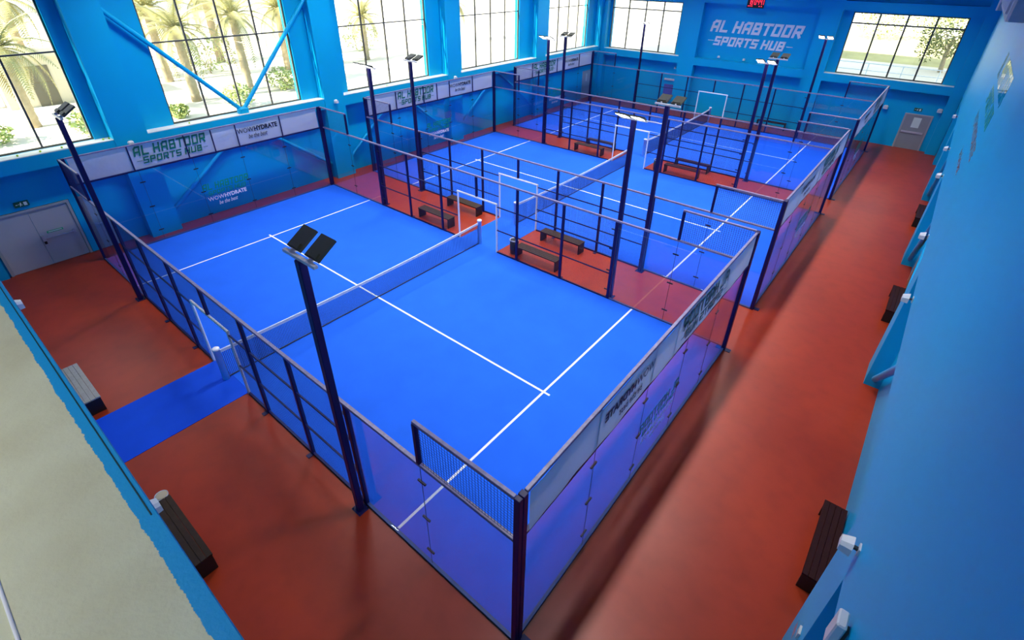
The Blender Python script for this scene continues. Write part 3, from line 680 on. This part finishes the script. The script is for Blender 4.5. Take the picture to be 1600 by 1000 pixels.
# balls on the sills
BALL = MB().lathe([(.033*math.sin(PI*i/8), .033-.033*math.cos(PI*i/8)) for i in range(9)], 12).mesh('padel_ball', 'ball')
for (y, lab) in ((-0.87, 'yellow padel ball on left sill, nearest the camera side'), (-.26, 'yellow padel ball on left sill, second in the row'), (.34, 'yellow padel ball on left sill, third in the row'), (1.58, 'yellow padel ball on left sill just before the first pier'), (1.76, 'yellow padel ball on left sill touching the first pier'), (4.56, 'single yellow padel ball on sill of braced window'), (14.6, 'single yellow padel ball on sill of third window')):
    tag(put('padel_ball', BALL, None, (-.68, y, 4.05)), lab, 'ball', 'padel balls on the sills')

# ================================================================== OUTSIDE
GZ = 3.2
struct('ground', MB().box(-70, -1.41, -30, 130, GZ-.3, GZ).box(-1.41, 80, 37.41, 130, GZ-.3, GZ), 'sand')
tag(obj('grass_bank', MB().hexa([(2, 50, GZ), (60, 50, GZ), (60, 60, GZ), (2, 60, GZ), (2, 53, GZ+.9), (60, 53, GZ+.9), (60, 60, GZ+1.2), (2, 60, GZ+1.2)]), 'grass'), 'dry grass bank beyond the far right window', 'grass bank')
tag(obj('asphalt_road', MB().box(-2, 60, 62, 70, GZ, GZ+.04), 'road'), 'pale road beyond the grass bank', 'road')
# railing outside the far window
t = thing('railing', 'white metal railing outside the far right window', 'railing', (19, 41, GZ))
for x in range(14, 26, 2): obj('railing_post', MB().tube([(x, 41, GZ), (x, 41, GZ+.95)], .03, 8), 'white', t)
for z in (.5, .95): obj('rail', MB().tube([(14, 41, GZ+z), (24, 41, GZ+z)], .025, 8), 'white', t)

def leaf_cloud(c, rx, ry, rz, n, sz, rnd):
    mb = MB()
    for _ in range(n):
        while True:
            p = Vector((rnd.uniform(-1, 1), rnd.uniform(-1, 1), rnd.uniform(-1, 1)))
            if .25 < p.length < 1: break
        o = Vector(c)+Vector((p.x*rx, p.y*ry, p.z*rz)); a = Vector((rnd.gauss(0, 1), rnd.gauss(0, 1), rnd.gauss(0, .6))).normalized(); b = a.orthogonal().normalized()
        b = Matrix.Rotation(rnd.uniform(0, 6.28), 3, a) @ b; s = sz*rnd.uniform(.6, 1.3)
        mb.add([o-a*s, o-b*s*.4, o+a*s, o+b*s*.4], [(0, 1, 2, 3)])
    return mb
def frond_mesh(drp):
    mb = MB(); n = 16; pts = []
    for i in range(n+1):
        q = i/n; pts.append(Vector((2.6*q*(1-.15*drp*q), 0, 1.1*q-(1.3+drp)*q*q*1.1)))
    mb.tube([pts[i] for i in range(0, n+1, 4)], [.035, .03, .022, .015, .006], 4)
    for i in range(2, n+1):
        for k in (0, .5):
            p = pts[i-1].lerp(pts[i], k)
            ln = .62*math.sin(PI*min(.97, (i/n)*.8+.16)); dr = (pts[i]-pts[i-1]).normalized()
            for sd in (-1, 1):
                e = p+Vector((0, sd*ln*.86, -.22*ln))+dr*ln*.55
                mb.add([p-dr*.035, p+dr*.035, e], [(0, 1, 2)])
    return mb
FR = [frond_mesh(dd).mesh('frond', 'leaf') for dd in (.0, .5, 1.1)]
def palm(x, y, h, label, sc=1.0):
    t = thing('palm_tree', label, 'palm tree', (x, y, GZ), group='palms outside the left windows')
    p = Vector((x, y, GZ)); rd = random.Random(int(x*31+y*17)); n = 9; prof = []
    for i in range(n+1):
        z = h*i/n; rr = (.24-.06*i/n)*sc; prof += [(rr*1.08, z), (rr*.93, z+h/n*.9)]
    prof = [(0, 0)]+[q for q in prof if q[1] <= h+.2]+[(0, h+.15)]
    obj('trunk', MB().lathe(prof, 10, p), 'trunk', t)
    for i in range(26):
        a = i*2.39996; lvl = i/26
        o = put('frond', FR[0 if lvl < .35 else 1 if lvl < .7 else 2], t, (0, 0, h))
        o.rotation_euler = (0, math.radians(-50+95*lvl+rd.uniform(-8, 8)), a); o.scale = (sc*rd.uniform(.85, 1.1),)*3
palm(-8.6, 1.0, 3.3, 'palm tree outside the leftmost window', .95); palm(-17.8, 3.2, 4.6, 'palm tree behind the leftmost pier')
palm(-8.5, 7.9, 3.5, 'palm tree outside the braced window, left of the brace'); palm(-9.2, 11.2, 3.9, 'palm tree outside the braced window, right of the brace'); palm(-13.5, 16.2, 3.8, 'palm tree behind the pier right of the braced window', 1.1)
palm(-15, 9.0, 4.0, 'palm tree farther back outside the braced window', 1.1); palm(-13, 22.5, 3.0, 'small palm tree outside the third window', .9); palm(-15, 34, 3.4, 'palm tree outside the fourth window')
palm(-20.5, 8.9, 4.2, 'far palm tree seen between the two front palms', 1.2); palm(-20, 14.5, 4.4, 'far palm tree at the right of the braced window', 1.2); palm(-18, 20.5, 4.0, 'far palm tree outside the third window', 1.1); palm(-14.5, -1.6, 4.4, 'far palm tree at the left edge of the photo', 1.2)
def shrub(x, y, r_, h, label, m='leaf2', n=420, GZ=GZ):
    t = thing('shrub', label, 'shrub', (x, y, GZ), group='shrubs outside the windows'); rd = random.Random(int(x*13+y*7+3))
    obj('foliage', leaf_cloud((x, y, GZ+h*.55), r_, r_, h*.55, n, .13, rd), m, t, 'stuff')
    st = MB()
    for k in range(5): st.tube([(x+.05*k-.1, y, GZ), (x+rd.uniform(-.5, .5)*r_, y+rd.uniform(-.5, .5)*r_, GZ+h*.7)], .02, 5)
    obj('stems', st, 'trunk', t)
for i, (x, y, r_, h, lab) in enumerate(((-5.2, 2.2, .6, 1.1, 'yellow green shrub outside the leftmost window by the pier'), (-5.5, 5.9, .45, .6, 'low shrub outside braced window at its left corner'), (-5.4, 8.8, .8, 1.1, 'wide shrub outside braced window near the palm'), (-7.6, 12.6, 1.0, 1.2, 'shrub outside braced window at its right edge'), (-6.5, -.8, .8, .8, 'low shrub at left edge of leftmost window'), (-16, 12, 1.8, 2.4, 'tall bush far back outside the braced window'), (-17, 25, 1.6, 2.2, 'tall bush far back outside the fourth window'), (-14, 18.5, 1.0, 1.5, 'bush outside the third window'))):
    shrub(x, y, r_, h, lab)
for i, (x, y, r_, h, lab) in enumerate(((16.5, 56, 2.2, 2.6, 'wide bush on the bank outside far right window'), (20, 58, 2.0, 2.8, 'tall bush on the bank behind the tree'), (4.6, 57, 2.4, 2.8, 'big bush outside the far left window'))):
    shrub(x, y, r_, h, lab, 'leaf3', 700, GZ+1.25)
t = thing('tree', 'leafy tree outside the far right window', 'tree', (21.9, 47.5, GZ)); rd = random.Random(5)
obj('trunk', MB().tube([(21.9, 47.5, GZ), (21.8, 47.5, GZ+1.2), (21.9, 47.6, GZ+2.4)], [.16, .13, .08], 8), 'trunk', t)
for k in range(6):
    a = k*1.05; obj('branch', MB().tube([(21.85, 47.5, GZ+.9+.15*k), (21.85+1.2*math.cos(a), 47.5+1.2*math.sin(a), GZ+2.1+.2*k)], [.05, .02], 6), 'trunk', t)
obj('foliage', join(leaf_cloud((21.7, 47.5, GZ+2.5), 1.9, 1.7, 1.6, 1500, .12, rd), leaf_cloud((20.7, 47.2, GZ+1.5), .8, .8, .9, 300, .1, rd)), 'leaf3', t, 'stuff')
t = thing('kiosk', 'small cream service building with dark doorway outside the leftmost window', 'building', (-13, 2.4, GZ))
obj('kiosk_wall', MB().box(-15, -13, 1.0, 4.2, GZ, GZ+2.3), 'kiosk', t); obj('kiosk_roof', MB().bbox(-15.2, -12.7, .8, 4.4, GZ+2.3, GZ+2.5, .03), 'kiosk', t); obj('kiosk_door', MB().box(-12.999, -12.95, 2.2, 3.1, GZ, GZ+1.9), 'kiosk_dark', t)
